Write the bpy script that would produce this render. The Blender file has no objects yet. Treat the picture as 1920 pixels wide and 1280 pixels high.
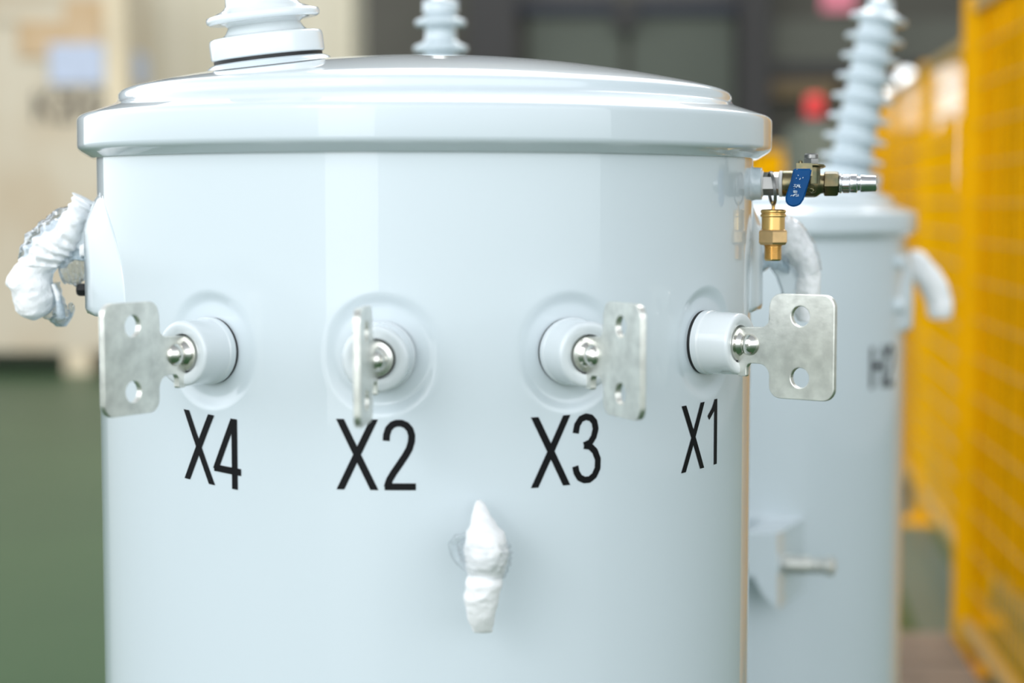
import bpy, bmesh, math, random
from mathutils import Vector, Matrix, noise
random.seed(7)
S = bpy.context.scene
COL = S.collection
PI = math.pi
sin, cos, rad = math.sin, math.cos, math.radians

# ------------------------------------------------------------------ camera
E = 1.10            # eye height above the floor
D = 1.507           # camera to the axis of the front tank (which stands at x=0, y=0)
F = 3400.0          # focal length in px of a 1920 px wide frame
YAW = math.atan(158 / F)
PITCH = math.atan(260 / F)
cam_d = bpy.data.cameras.new('camera')
cam = bpy.data.objects.new('camera', cam_d); COL.objects.link(cam)
cam.location = (0, -D, E)
cam.rotation_euler = (PI / 2 - PITCH, 0, -YAW)
cam_d.sensor_width = 36; cam_d.lens = F / 1920 * 36
cam_d.clip_start = 0.02; cam_d.clip_end = 200
cam_d.dof.use_dof = True
cam_d.dof.focus_distance = 1.36
cam_d.dof.aperture_fstop = 3.1
cam_d.dof.aperture_blades = 0
S.camera = cam
# ------------------------------------------------------------------ world, lights, exposure
S.view_settings.view_transform = 'Standard'; S.view_settings.look = 'None'
S.view_settings.exposure = 0.25; S.view_settings.gamma = 1.0
S.view_settings.use_curve_mapping = False
w = bpy.data.worlds.new('hall_daylight'); S.world = w; w.use_nodes = True
wn = w.node_tree.nodes; wl = w.node_tree.links
bg = wn['Background']; bg.inputs['Strength'].default_value = 2.08
tc = wn.new('ShaderNodeTexCoord'); sx = wn.new('ShaderNodeSeparateXYZ'); rp = wn.new('ShaderNodeValToRGB')
wl.new(tc.outputs['Generated'], sx.inputs[0]); mr = wn.new('ShaderNodeMapRange')
mr.inputs[1].default_value = -1; mr.inputs[2].default_value = 1
wl.new(sx.outputs['Z'], mr.inputs[0]); wl.new(mr.outputs[0], rp.inputs[0]); wl.new(rp.outputs[0], bg.inputs['Color'])
rp.color_ramp.elements[0].position = 0.45; rp.color_ramp.elements[0].color = (0.30, 0.36, 0.34, 1)
rp.color_ramp.elements[1].position = 0.56; rp.color_ramp.elements[1].color = (0.93, 0.98, 1.03, 1)
e3 = rp.color_ramp.elements.new(0.71); e3.color = (0.93, 0.98, 1.03, 1)
e5 = rp.color_ramp.elements.new(0.84); e5.color = (0.26, 0.28, 0.30, 1)
e4 = rp.color_ramp.elements.new(1.0); e4.color = (0.16, 0.17, 0.18, 1)
def area(name, loc, target, sx_, sy_, power, col=(1, 1, 1)):
    l = bpy.data.lights.new(name, 'AREA'); l.shape = 'RECTANGLE'; l.size = sx_; l.size_y = sy_
    l.energy = power; l.color = col
    o = bpy.data.objects.new(name, l); COL.objects.link(o); o.location = loc
    o.rotation_euler = (Vector(target) - Vector(loc)).to_track_quat('-Z', 'Y').to_euler()
    return o
area('daylight_window', (-3.0, -4.8, 3.6), (0, 0, 0.95), 1.8, 1.4, 36, (0.97, 0.98, 1.0))
area('daylight_door', (-2.7, -6.0, 1.75), (0, 0, 1.2), 2.0, 3.2, 26, (0.96, 0.98, 1.0))
area('back_fill', (1.6, 4.5, 5.6), (0.2, 5.0, 0), 5.0, 4.0, 300, (1, 0.99, 0.96))  # added overhead fill to brighten the back tanks and crates, no opening seen
area('front_top_fill', (-2.2, -2.6, 4.4), (0, 0.1, 1.0), 3.0, .5, 14, (1, 0.99, 0.97))  # added weak fill above the front tank, no known source overhead

# ------------------------------------------------------------------ coordinates
FW = Vector((sin(YAW), cos(YAW), 0)); RT = Vector((cos(YAW), -sin(YAW), 0)); EYE = Vector((0, -D, E))
def W(r, d, z=0.0):                     # r right of, d ahead of the viewpoint, z above the floor
    p = EYE + RT * r + FW * d; return Vector((p.x, p.y, z))
def PX(px, py, d):                      # a point of the place seen at px,py and standing d ahead
    u = (px - 960) / F; v = (640 - py) / F
    h = cos(PITCH) + v * sin(PITCH); z = -sin(PITCH) + v * cos(PITCH)
    k = d / h
    return EYE + RT * (u * k) + FW * d + Vector((0, 0, z * k))

# ------------------------------------------------------------------ materials
MATS = {}
def mat(name, col, rough=0.5, metal=0.0, coat=0.0, noise_amt=0.0, noise_scale=20, bump=0.0, bump_scale=60, spec=0.5, sss=0.0, stretch=None, col2=None, crough=0.05):
    m = bpy.data.materials.new(name); m.use_nodes = True; nt = m.node_tree; n = nt.nodes; L = nt.links
    b = n['Principled BSDF']
    b.inputs['Base Color'].default_value = (*col, 1); b.inputs['Roughness'].default_value = rough
    b.inputs['Metallic'].default_value = metal; b.inputs['Coat Weight'].default_value = coat
    b.inputs['Coat Roughness'].default_value = crough
    b.inputs['Specular IOR Level'].default_value = spec
    if sss: b.inputs['Subsurface Weight'].default_value = sss; b.inputs['Subsurface Radius'].default_value = (.004, .004, .004)
    t = n.new('ShaderNodeTexCoord'); mp = n.new('ShaderNodeMapping'); L.new(t.outputs['Object'], mp.inputs[0])
    if stretch: mp.inputs['Scale'].default_value = stretch
    if noise_amt or col2:
        nz = n.new('ShaderNodeTexNoise'); nz.inputs['Scale'].default_value = noise_scale; nz.inputs['Detail'].default_value = 6
        L.new(mp.outputs[0], nz.inputs['Vector'])
        r = n.new('ShaderNodeValToRGB'); L.new(nz.outputs['Fac'], r.inputs[0]); L.new(r.outputs[0], b.inputs['Base Color'])
        c2 = col2 or tuple(c * (1 - noise_amt) for c in col)
        r.color_ramp.elements[0].position = 0.35; r.color_ramp.elements[0].color = (*c2, 1)
        r.color_ramp.elements[1].position = 0.65; r.color_ramp.elements[1].color = (*col, 1)
    if bump:
        nb = n.new('ShaderNodeTexNoise'); nb.inputs['Scale'].default_value = bump_scale; nb.inputs['Detail'].default_value = 5
        L.new(mp.outputs[0], nb.inputs['Vector'])
        bp = n.new('ShaderNodeBump'); bp.inputs['Strength'].default_value = bump; bp.inputs['Distance'].default_value = 0.002
        L.new(nb.outputs['Fac'], bp.inputs['Height']); L.new(bp.outputs[0], b.inputs['Normal'])
    MATS[name] = m; return m
mat('tank_paint', (0.64, 0.715, 0.755), 0.34, coat=1.0, crough=0.03, bump=0.012, bump_scale=9)
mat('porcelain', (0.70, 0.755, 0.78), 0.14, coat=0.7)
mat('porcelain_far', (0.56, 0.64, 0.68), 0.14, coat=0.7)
mat('porcelain_white', (0.80, 0.84, 0.855), 0.18, coat=0.7)
mat('rubber', (0.012, 0.012, 0.013), 0.5)
mat('ink', (0.002, 0.002, 0.003), 0.5, spec=0.2)
mat('zinc_plate', (0.86, 0.86, 0.80), 0.33, metal=0.92, noise_amt=0.22, noise_scale=90, bump=0.05, bump_scale=300)
mat('tinned', (0.78, 0.77, 0.72), 0.16, metal=1.0)
mat('steel', (0.30, 0.295, 0.285), 0.34, metal=1.0)
mat('chrome', (0.74, 0.75, 0.76), 0.14, metal=1.0, noise_amt=0.15, noise_scale=120)
mat('brass', (0.80, 0.52, 0.19), 0.26, metal=1.0)
mat('brass_satin', (0.70, 0.47, 0.23), 0.38, metal=0.9, noise_amt=0.1, noise_scale=200)
mat('brass_old', (0.27, 0.21, 0.11), 0.27, metal=0.95, col2=(0.13, 0.14, 0.09), noise_scale=110)
mat('tape', (0.85, 0.84, 0.82), 0.6)
mat('blue_vinyl', (0.0, 0.075, 0.25), 0.42, spec=.15, noise_amt=0.25, noise_scale=60)
mat('white_ink', (0.62, 0.70, 0.78), 0.6)
mat('foam', (0.97, 0.97, 0.975), 0.7, sss=0.15, bump=0.9, bump_scale=160)
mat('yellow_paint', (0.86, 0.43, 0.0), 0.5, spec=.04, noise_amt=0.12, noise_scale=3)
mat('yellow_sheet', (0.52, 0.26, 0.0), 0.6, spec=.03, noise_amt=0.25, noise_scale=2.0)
mat('rail_paint', (0.46, 0.32, 0.13), 0.40, metal=0.1)
mat('plywood', (0.61, 0.54, 0.42), 0.7, col2=(0.54, 0.44, 0.31), noise_scale=2.2, stretch=(1, 1, 0.6))
mat('plywood_brown', (0.50, 0.33, 0.17), 0.7, col2=(0.58, 0.42, 0.26), noise_scale=3.0)
mat('batten', (0.78, 0.66, 0.47), 0.7, noise_amt=0.15, noise_scale=3)
mat('pale_board', (0.70, 0.645, 0.52), 0.7, col2=(0.62, 0.565, 0.43), noise_scale=3.0, stretch=(4, 1, .1))
mat('paper', (0.52, 0.58, 0.72), 0.6, noise_amt=0.12, noise_scale=14)
mat('stencil', (0.10, 0.09, 0.07), 0.7)
mat('dark_gap', (0.02, 0.03, 0.022), 0.8)
mat('floor_green', (0.040, 0.092, 0.040), 0.35, col2=(0.032, 0.078, 0.036), noise_scale=0.9, spec=0.16)
mat('lit_floor_green', (0.09, 0.13, 0.105), 0.4)  # floor green made paler, light on the floor put into the colour
mat('pallet_wood', (0.22, 0.165, 0.12), 0.75, noise_amt=0.3, noise_scale=8)
mat('wall_grey', (0.12, 0.112, 0.09), 0.8, noise_amt=0.25, noise_scale=0.6)
mat('wall_pale', (0.5, 0.5, 0.48), 0.8)
mat('wall_light', (0.155, 0.155, 0.125), 0.8, noise_amt=0.2, noise_scale=0.7)
mat('panel_green', (0.115, 0.130, 0.100), 0.6, noise_amt=0.15, noise_scale=0.8)
mat('dark_steel', (0.042, 0.038, 0.036), 0.6)
mat('navy_steel', (0.03, 0.034, 0.055), 0.6)
mat('tan_beam', (0.19, 0.13, 0.06), 0.6)
mat('machine_green', (0.13, 0.15, 0.12), 0.5)
mat('red_lens', (0.62, 0.02, 0.02), 0.35)
mat('sign_pink', (0.60, 0.16, 0.22), 0.5)
mat('grey_metal', (0.16, 0.18, 0.19), 0.45, metal=0.3)
def film_mat(nm, tint, gr, bl=.35):
    m = bpy.data.materials.new(nm); m.use_nodes = True; n = m.node_tree.nodes; L = m.node_tree.links
    n.remove(n['Principled BSDF']); out = n['Material Output']
    tr = n.new('ShaderNodeBsdfTransparent'); tr.inputs[0].default_value = (*tint, 1)
    gl = n.new('ShaderNodeBsdfGlossy'); gl.inputs['Roughness'].default_value = gr; gl.inputs['Color'].default_value = (.8, .82, .84, 1)
    mx = n.new('ShaderNodeMixShader'); fr = n.new('ShaderNodeLayerWeight'); fr.inputs[0].default_value = bl
    t = n.new('ShaderNodeTexCoord'); nb = n.new('ShaderNodeTexNoise'); nb.inputs['Scale'].default_value = 140; nb.inputs['Detail'].default_value = 3
    bp = n.new('ShaderNodeBump'); bp.inputs['Strength'].default_value = 0.7; bp.inputs['Distance'].default_value = 0.004
    L.new(t.outputs['Object'], nb.inputs['Vector']); L.new(nb.outputs['Fac'], bp.inputs['Height'])
    L.new(bp.outputs[0], gl.inputs['Normal']); L.new(bp.outputs[0], fr.inputs['Normal'])
    L.new(fr.outputs['Facing'], mx.inputs[0]); L.new(tr.outputs[0], mx.inputs[1]); L.new(gl.outputs[0], mx.inputs[2])
    L.new(mx.outputs[0], out.inputs[0]); MATS[nm] = m
film_mat('clear_film', (0.985, 0.99, 0.995), 0.25, .18)
film_mat('grey_film', (0.80, 0.85, 0.88), 0.12)
def glow(name, col, st):
    m = bpy.data.materials.new(name); m.use_nodes = True; n = m.node_tree.nodes
    b = n['Principled BSDF']; b.inputs['Base Color'].default_value = (*col, 1)
    b.inputs['Emission Color'].default_value = (*col, 1); b.inputs['Emission Strength'].default_value = st
    MATS[name] = m
glow('window_light', (0.92, 0.96, 1.0), 1.5)
glow('lamp_light', (0.95, 0.98, 1.0), 3.0)

# ------------------------------------------------------------------ mesh helpers
def thing(name, label, cat, loc=(0, 0, 0), group=None, rotz=0, kind=None):
    o = bpy.data.objects.new(name, None); COL.objects.link(o); o.empty_display_size = .05
    o.location = loc; o.rotation_euler = (0, 0, rotz)
    if kind: o['kind'] = kind
    else: o['label'] = label; o['category'] = cat
    if group: o['group'] = group
    return o
def tag(o, label, cat, group=None):
    o['label'] = label; o['category'] = cat
    if group: o['group'] = group
    return o
def origin_of(parent):
    v = Vector((0, 0, 0)); p = parent
    while p is not None:
        v = v + Vector(p.location); p = p.parent
    return v
def obj(name, bm, m, parent=None, smooth=True, label=None, angle=40, loc=None):
    """bm in place coordinates; shifted so that it sits right under its (unrotated) parents"""
    me = bpy.data.meshes.new(name); 
    bmesh.ops.recalc_face_normals(bm, faces=bm.faces)
    off = origin_of(parent) if parent else Vector((0, 0, 0))
    if loc is not None: off = Vector(loc)
    for v in bm.verts: v.co -= off
    bm.to_mesh(me); bm.free()
    o = bpy.data.objects.new(name, me); COL.objects.link(o)
    if parent: 
        o.parent = parent
        if loc is not None: o.location = off - origin_of(parent)
    elif loc is not None: o.location = off
    me.materials.append(MATS[m])
    if smooth:
        for p in me.polygons: p.use_smooth = True
        me.set_sharp_from_angle(angle=rad(angle))
    if label: o['label'] = label
    return o
def frame(o, axis, up=(0, 0, 1)):
    """matrix whose Z is axis, placed at o"""
    z = Vector(axis).normalized(); u = Vector(up)
    x = u.cross(z)
    if x.length < 1e-4: x = Vector((1, 0, 0))
    x.normalize(); y = z.cross(x)
    return Matrix(((x.x, y.x, z.x, o[0]), (x.y, y.y, z.y, o[1]), (x.z, y.z, z.z, o[2]), (0, 0, 0, 1)))
def lathe(bm, prof, M=None, segs=48, phase=0.0, cap0=True, cap1=True):
    M = M or Matrix.Identity(4); rings = []
    for r, h in prof:
        if r < 1e-6: rings.append([bm.verts.new(M @ Vector((0, 0, h)))])
        else: rings.append([bm.verts.new(M @ Vector((r * cos(2 * PI * i / segs + phase), r * sin(2 * PI * i / segs + phase), h))) for i in range(segs)])
    for a, b in zip(rings, rings[1:]):
        for i in range(segs):
            j = (i + 1) % segs
            if len(a) == 1 and len(b) == 1: continue
            if len(a) == 1: bm.faces.new((a[0], b[i], b[j]))
            elif len(b) == 1: bm.faces.new((a[i], a[j], b[0]))
            else: bm.faces.new((a[i], a[j], b[j], b[i]))
    if cap0 and len(rings[0]) > 1: bm.faces.new(rings[0])
    if cap1 and len(rings[-1]) > 1: bm.faces.new(rings[-1])
    return bm
def box(bm, c, s, M=None, bev=0.0):
    M = M or Matrix.Identity(4)
    r = bmesh.ops.create_cube(bm, size=1.0)
    vs = r['verts']
    for v in vs: v.co = Vector((v.co.x * s[0] + c[0], v.co.y * s[1] + c[1], v.co.z * s[2] + c[2]))
    if bev:
        es = list({e for v in vs for e in v.link_edges})
        rr = bmesh.ops.bevel(bm, geom=es, offset=bev, segments=2, affect='EDGES')
        vs = list({v for f in rr['faces'] for v in f.verts} | {v for v in vs if v.is_valid})
    for v in vs: v.co = M @ v.co
    return bm
def tube(bm, pts, r, segs=12, closed=False, cap=True):
    pts = [Vector(p) for p in pts]; n = len(pts); rings = []; prev = None
    for i, p in enumerate(pts):
        a = pts[(i - 1) % n] if (closed or i > 0) else p; b = pts[(i + 1) % n] if (closed or i < n - 1) else p
        t = (b - a).normalized()
        if prev is None:
            x = t.cross(Vector((0, 0, 1)))
            if x.length < .01: x = t.cross(Vector((0, 1, 0)))
        else: x = prev - t * prev.dot(t)
        x.normalize(); prev = x; y = t.cross(x)
        rr = r[i] if isinstance(r, (list, tuple)) else r
        rings.append([bm.verts.new(p + x * rr * cos(2 * PI * k / segs) + y * rr * sin(2 * PI * k / segs)) for k in range(segs)])
    m = n if closed else n - 1
    for i in range(m):
        a, b = rings[i], rings[(i + 1) % n]
        for k in range(segs): bm.faces.new((a[k], a[(k + 1) % segs], b[(k + 1) % segs], b[k]))
    if cap and not closed: bm.faces.new(rings[0]); bm.faces.new(rings[-1])
    return bm
def arc(cx, cy, r, a0, a1, n=8):
    return [(cx + r * cos(rad(a0 + (a1 - a0) * i / n)), cy + r * sin(rad(a0 + (a1 - a0) * i / n))) for i in range(n + 1)]
def plate(bm, loops, th, M, bev=0.0004):
    """flat plate with holes: loops of 2-D points, thickness th along Z of M"""
    cu = bpy.data.curves.new('c', 'CURVE'); cu.dimensions = '2D'; cu.fill_mode = 'BOTH'
    cu.extrude = th / 2 - bev; cu.bevel_depth = bev; cu.bevel_resolution = 1; cu.offset = -bev
    for lp in loops:
        sp = cu.splines.new('POLY'); sp.points.add(len(lp) - 1); sp.use_cyclic_u = True
        for q, (x, y) in zip(sp.points, lp): q.co = (x, y, 0, 1)
    o = bpy.data.objects.new('c', cu); COL.objects.link(o)
    me = bpy.data.meshes.new_from_object(o.evaluated_get(bpy.context.evaluated_depsgraph_get()))
    bpy.data.objects.remove(o); bpy.data.curves.remove(cu)
    n0 = len(bm.verts); bm.from_mesh(me); bm.verts.ensure_lookup_table()
    bpy.data.meshes.remove(me)
    for v in bm.verts[n0:]: v.co = M @ v.co
    bmesh.ops.remove_doubles(bm, verts=bm.verts[n0:], dist=1e-6)
    return bm
def lumpy(bm, st, segs=40, sub=5, amp=0.06, folds=0.0, fk=9, seed=0.0, round_ends=True, closed=True, turn=0.0):
    """loft through stations (centre, half-axis u, half-axis v) with crumpled surface"""
    def cat(p0, p1, p2, p3, t): return 0.5 * ((2 * p1) + (p2 - p0) * t + (2 * p0 - 5 * p1 + 4 * p2 - p3) * t * t + (3 * p1 - p0 - 3 * p2 + p3) * t ** 3)
    rings = []; n = len(st)
    for i in range(n - 1):
        for k in range(sub if i < n - 2 else sub + 1):
            t = k / sub; q = [st[max(0, min(n - 1, i + j))] for j in (-1, 0, 1, 2)]
            rings.append([cat(*[Vector(z[c]) for z in q], t) for c in range(3)])
    vr = []; N = len(rings)
    for i, (c, u, v) in enumerate(rings):
        ring = []
        for k in range(segs):
            a = 2 * PI * k / segs
            d = u * cos(a) + v * sin(a); p = c + d
            rg = 1 - abs(noise.noise(p * 95 + Vector((seed, 5, 0)))) * 3.2
            s = 1 + amp * noise.noise(p * 55 + Vector((seed, 0, 0))) * 1.8 + amp * .5 * noise.noise(p * 170 + Vector((0, seed, 0))) + amp * .8 * max(-1, rg - .4)
            if folds: s += folds * sin(i * fk / sub + 2.2 * noise.noise(c * 30 + d * 40) + turn * a) * (0.4 + abs(noise.noise(p * 25)) * 1.6)
            ring.append(bm.verts.new(c + d * s))
        vr.append(ring)
    for a, b in zip(vr, vr[1:]):
        for k in range(segs): bm.faces.new((a[k], a[(k + 1) % segs], b[(k + 1) % segs], b[k]))
    for ring, (c, u, v) in ((vr[0], rings[0]), (vr[-1], rings[-1])):
        cv = bm.verts.new(c)
        for k in range(segs): bm.faces.new((ring[k], ring[(k + 1) % segs], cv))
    return bm
def ribbon(bm, pts, wd, fn, step=0.0012, flat=None):
    """band of width wd along 2-D points, mapped into place by fn(u, v)"""
    P = []
    for (a, b) in zip(pts, pts[1:]):
        L = math.dist(a, b); k = max(1, int(L / step))
        for i in range(k): P.append((a[0] + (b[0] - a[0]) * i / k, a[1] + (b[1] - a[1]) * i / k))
    P.append(pts[-1]); rows = []
    for i, p in enumerate(P):
        a = P[max(0, i - 1)]; b = P[min(len(P) - 1, i + 1)]
        tx, ty = b[0] - a[0], b[1] - a[1]; l = math.hypot(tx, ty) or 1; nx, ny = -ty / l, tx / l
        if flat == 'h': nx, ny = 1.0, 0.0
        rows.append([bm.verts.new(fn(p[0] + nx * wd * (s - .5), p[1] + ny * wd * (s - .5))) for s in (0, .34, .67, 1)])
    for a, b in zip(rows, rows[1:]):
        for s in range(3): bm.faces.new((a[s], a[s + 1], b[s + 1], b[s]))
GLYPH = {   # strokes on a cell 0..w x 0..1 (height), each: (flat, width factor, points)
    'X': (0.60, [('h', 1.16, [(0.055, 0), (0.545, 1)]), ('h', 1.16, [(0.055, 1), (0.545, 0)])]),
    'H': (0.60, [(None, 1, [(0.05, 0), (0.05, 1)]), (None, 1, [(0.55, 0), (0.55, 1)]), (None, 1, [(0.05, .53), (0.55, .53)])]),
    'K': (0.60, [(None, 1, [(0.05, 0), (0.05, 1)]), (None, 1, [(0.05, .38), (0.52, 1)]), (None, 1, [(0.20, .58), (0.55, 0)])]),
    '1': (0.30, [(None, 1, [(0.25, 0), (0.25, 1.0)]), (None, .9, [(0.25, .98), (0.16, .85), (0.02, .74)])]),
    '4': (0.50, [(None, 1, [(0.39, 0), (0.39, 1)]), (None, 1, [(0.50, .255), (0.02, .255)]), (None, .95, [(0.045, .23), (0.375, .985)])]),
    '2': (0.46, [(None, 1, [(0.045, .70), (0.05, .78), (0.08, .87), (0.13, .925), (0.19, .95), (0.26, .95), (0.33, .92), (0.38, .86), (0.405, .78), (0.40, .69), (0.37, .59), (0.32, .50), (0.24, .38), (0.15, .25), (0.09, .15), (0.055, .04)]), (None, 1, [(0.02, .05), (0.46, .05)])]),
    '3': (0.46, [(None, 1, [(0.045, .73), (0.07, .85), (0.13, .93), (0.21, .955), (0.29, .935), (0.35, .87), (0.37, .77), (0.34, .66), (0.28, .58), (0.18, .545)]), (None, 1, [(0.18, .545), (0.28, .525), (0.36, .45), (0.41, .33), (0.405, .20), (0.35, .10), (0.27, .05), (0.19, .05), (0.11, .09), (0.06, .17), (0.04, .26)])]),
}
def write(bm, text, fn, h, wd, gap=0.06, tilt=0.0):
    x = 0.0
    for c in text:
        gw, strokes = GLYPH[c]
        for flat, wf, pts in strokes:
            q = [((x + a) * h, b * h) for a, b in pts]
            ribbon(bm, q, wd * wf, lambda u, v: fn(u + v * tilt * .0, v - u * tilt), flat=flat)
        x += gw + gap

# ------------------------------------------------------------------ transformer
R = 0.267; ZT = 0.0355                      # tank radius; joint of lid and tank above the eye
def polar(az, rho, z): a = rad(az); return Vector((rho * sin(a), -rho * cos(a), z))
BOSS_R = 0.0340
def tank_mesh(bosses, c, z0, zt, ze, segs=960):
    """tank wall with flat round seats pressed for the side bushings; c axis centre, ze eye-level datum"""
    bm = bmesh.new(); zs = []
    lo = ze - 0.104 - 0.052; hi = ze - 0.104 + 0.052
    z = z0
    zs = [z0, z0 + .004] + [z0 + .004 + (lo - z0 - .004) * i / 30 for i in range(1, 30)]
    if bosses: zs += [lo + (hi - lo) * i / 70 for i in range(71)]
    else: zs += [lo, hi]
    zs += [hi + (zt - hi) * i / 10 for i in range(1, 11)]
    rows = []
    for z in zs:
        row = []
        for i in range(segs):
            az = 360 * i / segs; rr = R
            for b in bosses:
                da = (az - b + 180) % 360 - 180
                if abs(da) < 14:
                    t = R * sin(rad(da)); q = math.hypot(t, z - (ze - 0.104))
                    if q < 0.0430:
                        flat = (R - 0.0034) / cos(rad(da))
                        k = 1.0 if q < BOSS_R - .0005 else 1 - (q - BOSS_R + .0005) / (0.0430 - BOSS_R + .0005)
                        k = k * k * (3 - 2 * k); rr = R + (flat - R) * k
            row.append(bm.verts.new(Vector(c) + polar(az, rr, 0) + Vector((0, 0, z - c[2] if False else z))))
        rows.append(row)
    for a, b in zip(rows, rows[1:]):
        for i in range(segs): bm.faces.new((a[i], a[(i + 1) % segs], b[(i + 1) % segs], b[i]))
    bm.faces.new(rows[0]); bm.faces.new(rows[-1])
    return bm
def rounded(pts, k=4):
    """insert quadratic corners for points given as (r, z, radius)"""
    out = []
    for i, p in enumerate(pts):
        if len(p) < 3 or i in (0, len(pts) - 1): out.append(p[:2]); continue
        a, b = pts[i - 1], pts[i + 1]; q = p[2]
        da = math.dist(a[:2], p[:2]); db = math.dist(b[:2], p[:2])
        ta = min(.49, q / da); tb = min(.49, q / db)
        A = (p[0] + (a[0] - p[0]) * ta, p[1] + (a[1] - p[1]) * ta); B = (p[0] + (b[0] - p[0]) * tb, p[1] + (b[1] - p[1]) * tb)
        for j in range(k + 1):
            t = j / k
            out.append(tuple((1 - t) ** 2 * A[m] + 2 * t * (1 - t) * p[m] + t * t * B[m] for m in (0, 1)))
    return out
Z0 = 0.1185; KD = 0.475
def lid_profile():
    p = [(0.262, 0.036), (0.2665, 0.0345), (0.2705, 0.0348, .0012), (0.2817, 0.0415, .0035), (0.2817, 0.0675, .0042), (0.2535, 0.0768, .006), (0.2492, 0.0800, .003), (0.2492, 0.0885, .0095)]
    p = rounded(p + [(0.228, Z0 - KD * .228 ** 2)], 6)
    for i in range(15, -1, -1):
        r = 0.222 * i / 15; p.append((r, Z0 - KD * r * r))
    return p
def hv_bushing(root, c, ze, offx, offy, n, rs=0.045, rn=0.0285, pitch=0.0275, tilt=True, mt='porcelain', label=None):
    rr = math.hypot(offx, offy); z = ze + Z0 - KD * rr * rr
    nrm = Vector((offx * 2 * KD, offy * 2 * KD, 1)).normalized() if tilt else Vector((0, 0, 1))
    M = frame((c[0] + offx, c[1] + offy, z), nrm, up=(0, 1, 0))
    obj('bushing_collar', lathe(bmesh.new(), rounded([(rs + .010, -.012), (rs + .004, 0.0005, .004), (rs - .001, .0030, .002), (rs - .01, .0032)], 5), M, 64), 'tank_paint', root)
    p = [(rs * .96, .0055), (rs, .0065, .001), (rs, .020, .003), (rs * .97, .0225, .003), (rn + .004, .0235, .004), (rn, .030, .004)]
    p = rounded(p + [(rn, .032)], 4)
    for i in range(n):
        h = .038 + i * pitch; f = 1 - .018 * i if n > 5 else 1 - .05 * i
        p += [(rn * f, h - .0075), (rn * f * 1.10, h - .0052), (rs * f * .84, h - .0040), (rs * f * .94, h - .0046), (rs * f * .99, h - .0032), (rs * f, h - .0008), (rs * f * .98, h + .0014), (rs * f * .88, h + .0026), (rn * f * 1.10, h + .0060), (rn * f, h + .0090)]
    top = .038 + (n - 1) * pitch
    kc = .95 if n == 5 else .66
    p += [(rn * kc, top + .010), (rn * kc, top + .022), (rn * kc * .85, top + .024)]
    b = obj('bushing', lathe(bmesh.new(), p, M, 64), mt, root, angle=60, label=label)
    obj('gasket', lathe(bmesh.new(), [(rs * .955, .0030), (rs * .955, .0057)], M, 64), 'rubber', b)
    obj('stud', lathe(bmesh.new(), rounded([(rn * .50, top + .022), (rn * .50, top + .028), (rn * .32, top + .029), (rn * .32, top + .075, .003), (rn * .2, top + .078)], 3), M, 24), 'tinned', b)
    return b
def pad_loops():
    o = [(-.0075, .0122), (.0045, .0130)] + arc(.0105, .0210, .0080, 270, 360, 8)[1:] + [(.0185, .0295)]
    o += arc(.0275, .0290, .0090, 180, 90, 8) + arc(.0615, .0290, .0090, 90, 0, 8) + arc(.0615, -.0290, .0090, 0, -90, 8) + arc(.0275, -.0290, .0090, -90, -180, 8)
    o += arc(.0100, -.0222, .0085, 0, 90, 8) + arc(.0040, -.0177, .0040, 90, 180, 5) + [(.0000, -.0225), (-.0008, -.0235), (-.0068, -.0235), (-.0075, -.0228)]
    h1 = arc(.0435, .0222, .0073, 0, 345, 23); h2 = arc(.0435, -.0222, .0073, 0, 345, 23)
    return [o, h1, h2]
def lv_bushing(root, c, az, z, label, mt='porcelain'):
    A = polar(az, 1, 0); o = Vector(c) + polar(az, R - .0034, z)
    M = frame(o, A)
    p = rounded([(.0150, .0020), (.0238, .0022, .0008), (.0240, .0075, .0006), (.0232, .0085, .0006), (.0228, .0280, .0020), (.0226, .0330, .0045), (.0170, .0330, .002), (.0140, .0318), (.0136, .0305), (.0136, .018)], 5)
    b = obj('terminal_bushing', lathe(bmesh.new(), p, M, 64, cap0=True, cap1=True), mt, root, label=label)
    obj('gasket', lathe(bmesh.new(), rounded([(.0233, -.0006), (.0235, 0, .0002), (.0235, .0020, .0002), (.0228, .0028)], 3), M, 64), 'rubber', b)
    # stud with its rounded end
    s0 = .0338
    pr = [(.0125, .020), (.0128, .0300), (.0120, .0322), (.0092, .0328), (.0080, .0345)]
    for q in range(0, 13): t = rad(-35 + 125 * q / 12); pr.append((.0084 * cos(t) if q < 12 else 0, .0405 + .0084 * sin(t)))
    st = obj('stud', lathe(bmesh.new(), pr, M, 40), 'tinned', b)
    # spade pad, in the upright plane through the bushing's axis
    cz = o + A * (s0 + .0045)
    T = Vector((0, 0, 1)).cross(A)
    # plate local x -> A, y -> up, z -> tangent
    N = A.cross(Vector((0, 0, 1)))
    Mp = Matrix(((A.x, 0, N.x, cz.x), (A.y, 0, N.y, cz.y), (A.z, 1, N.z, cz.z), (0, 0, 0, 1)))
    obj('terminal_pad', plate(bmesh.new(), pad_loops(), .0046, Mp, .0006), 'zinc_plate', b, angle=14, label='flat zinc plated spade with two holes')
    return b
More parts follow.
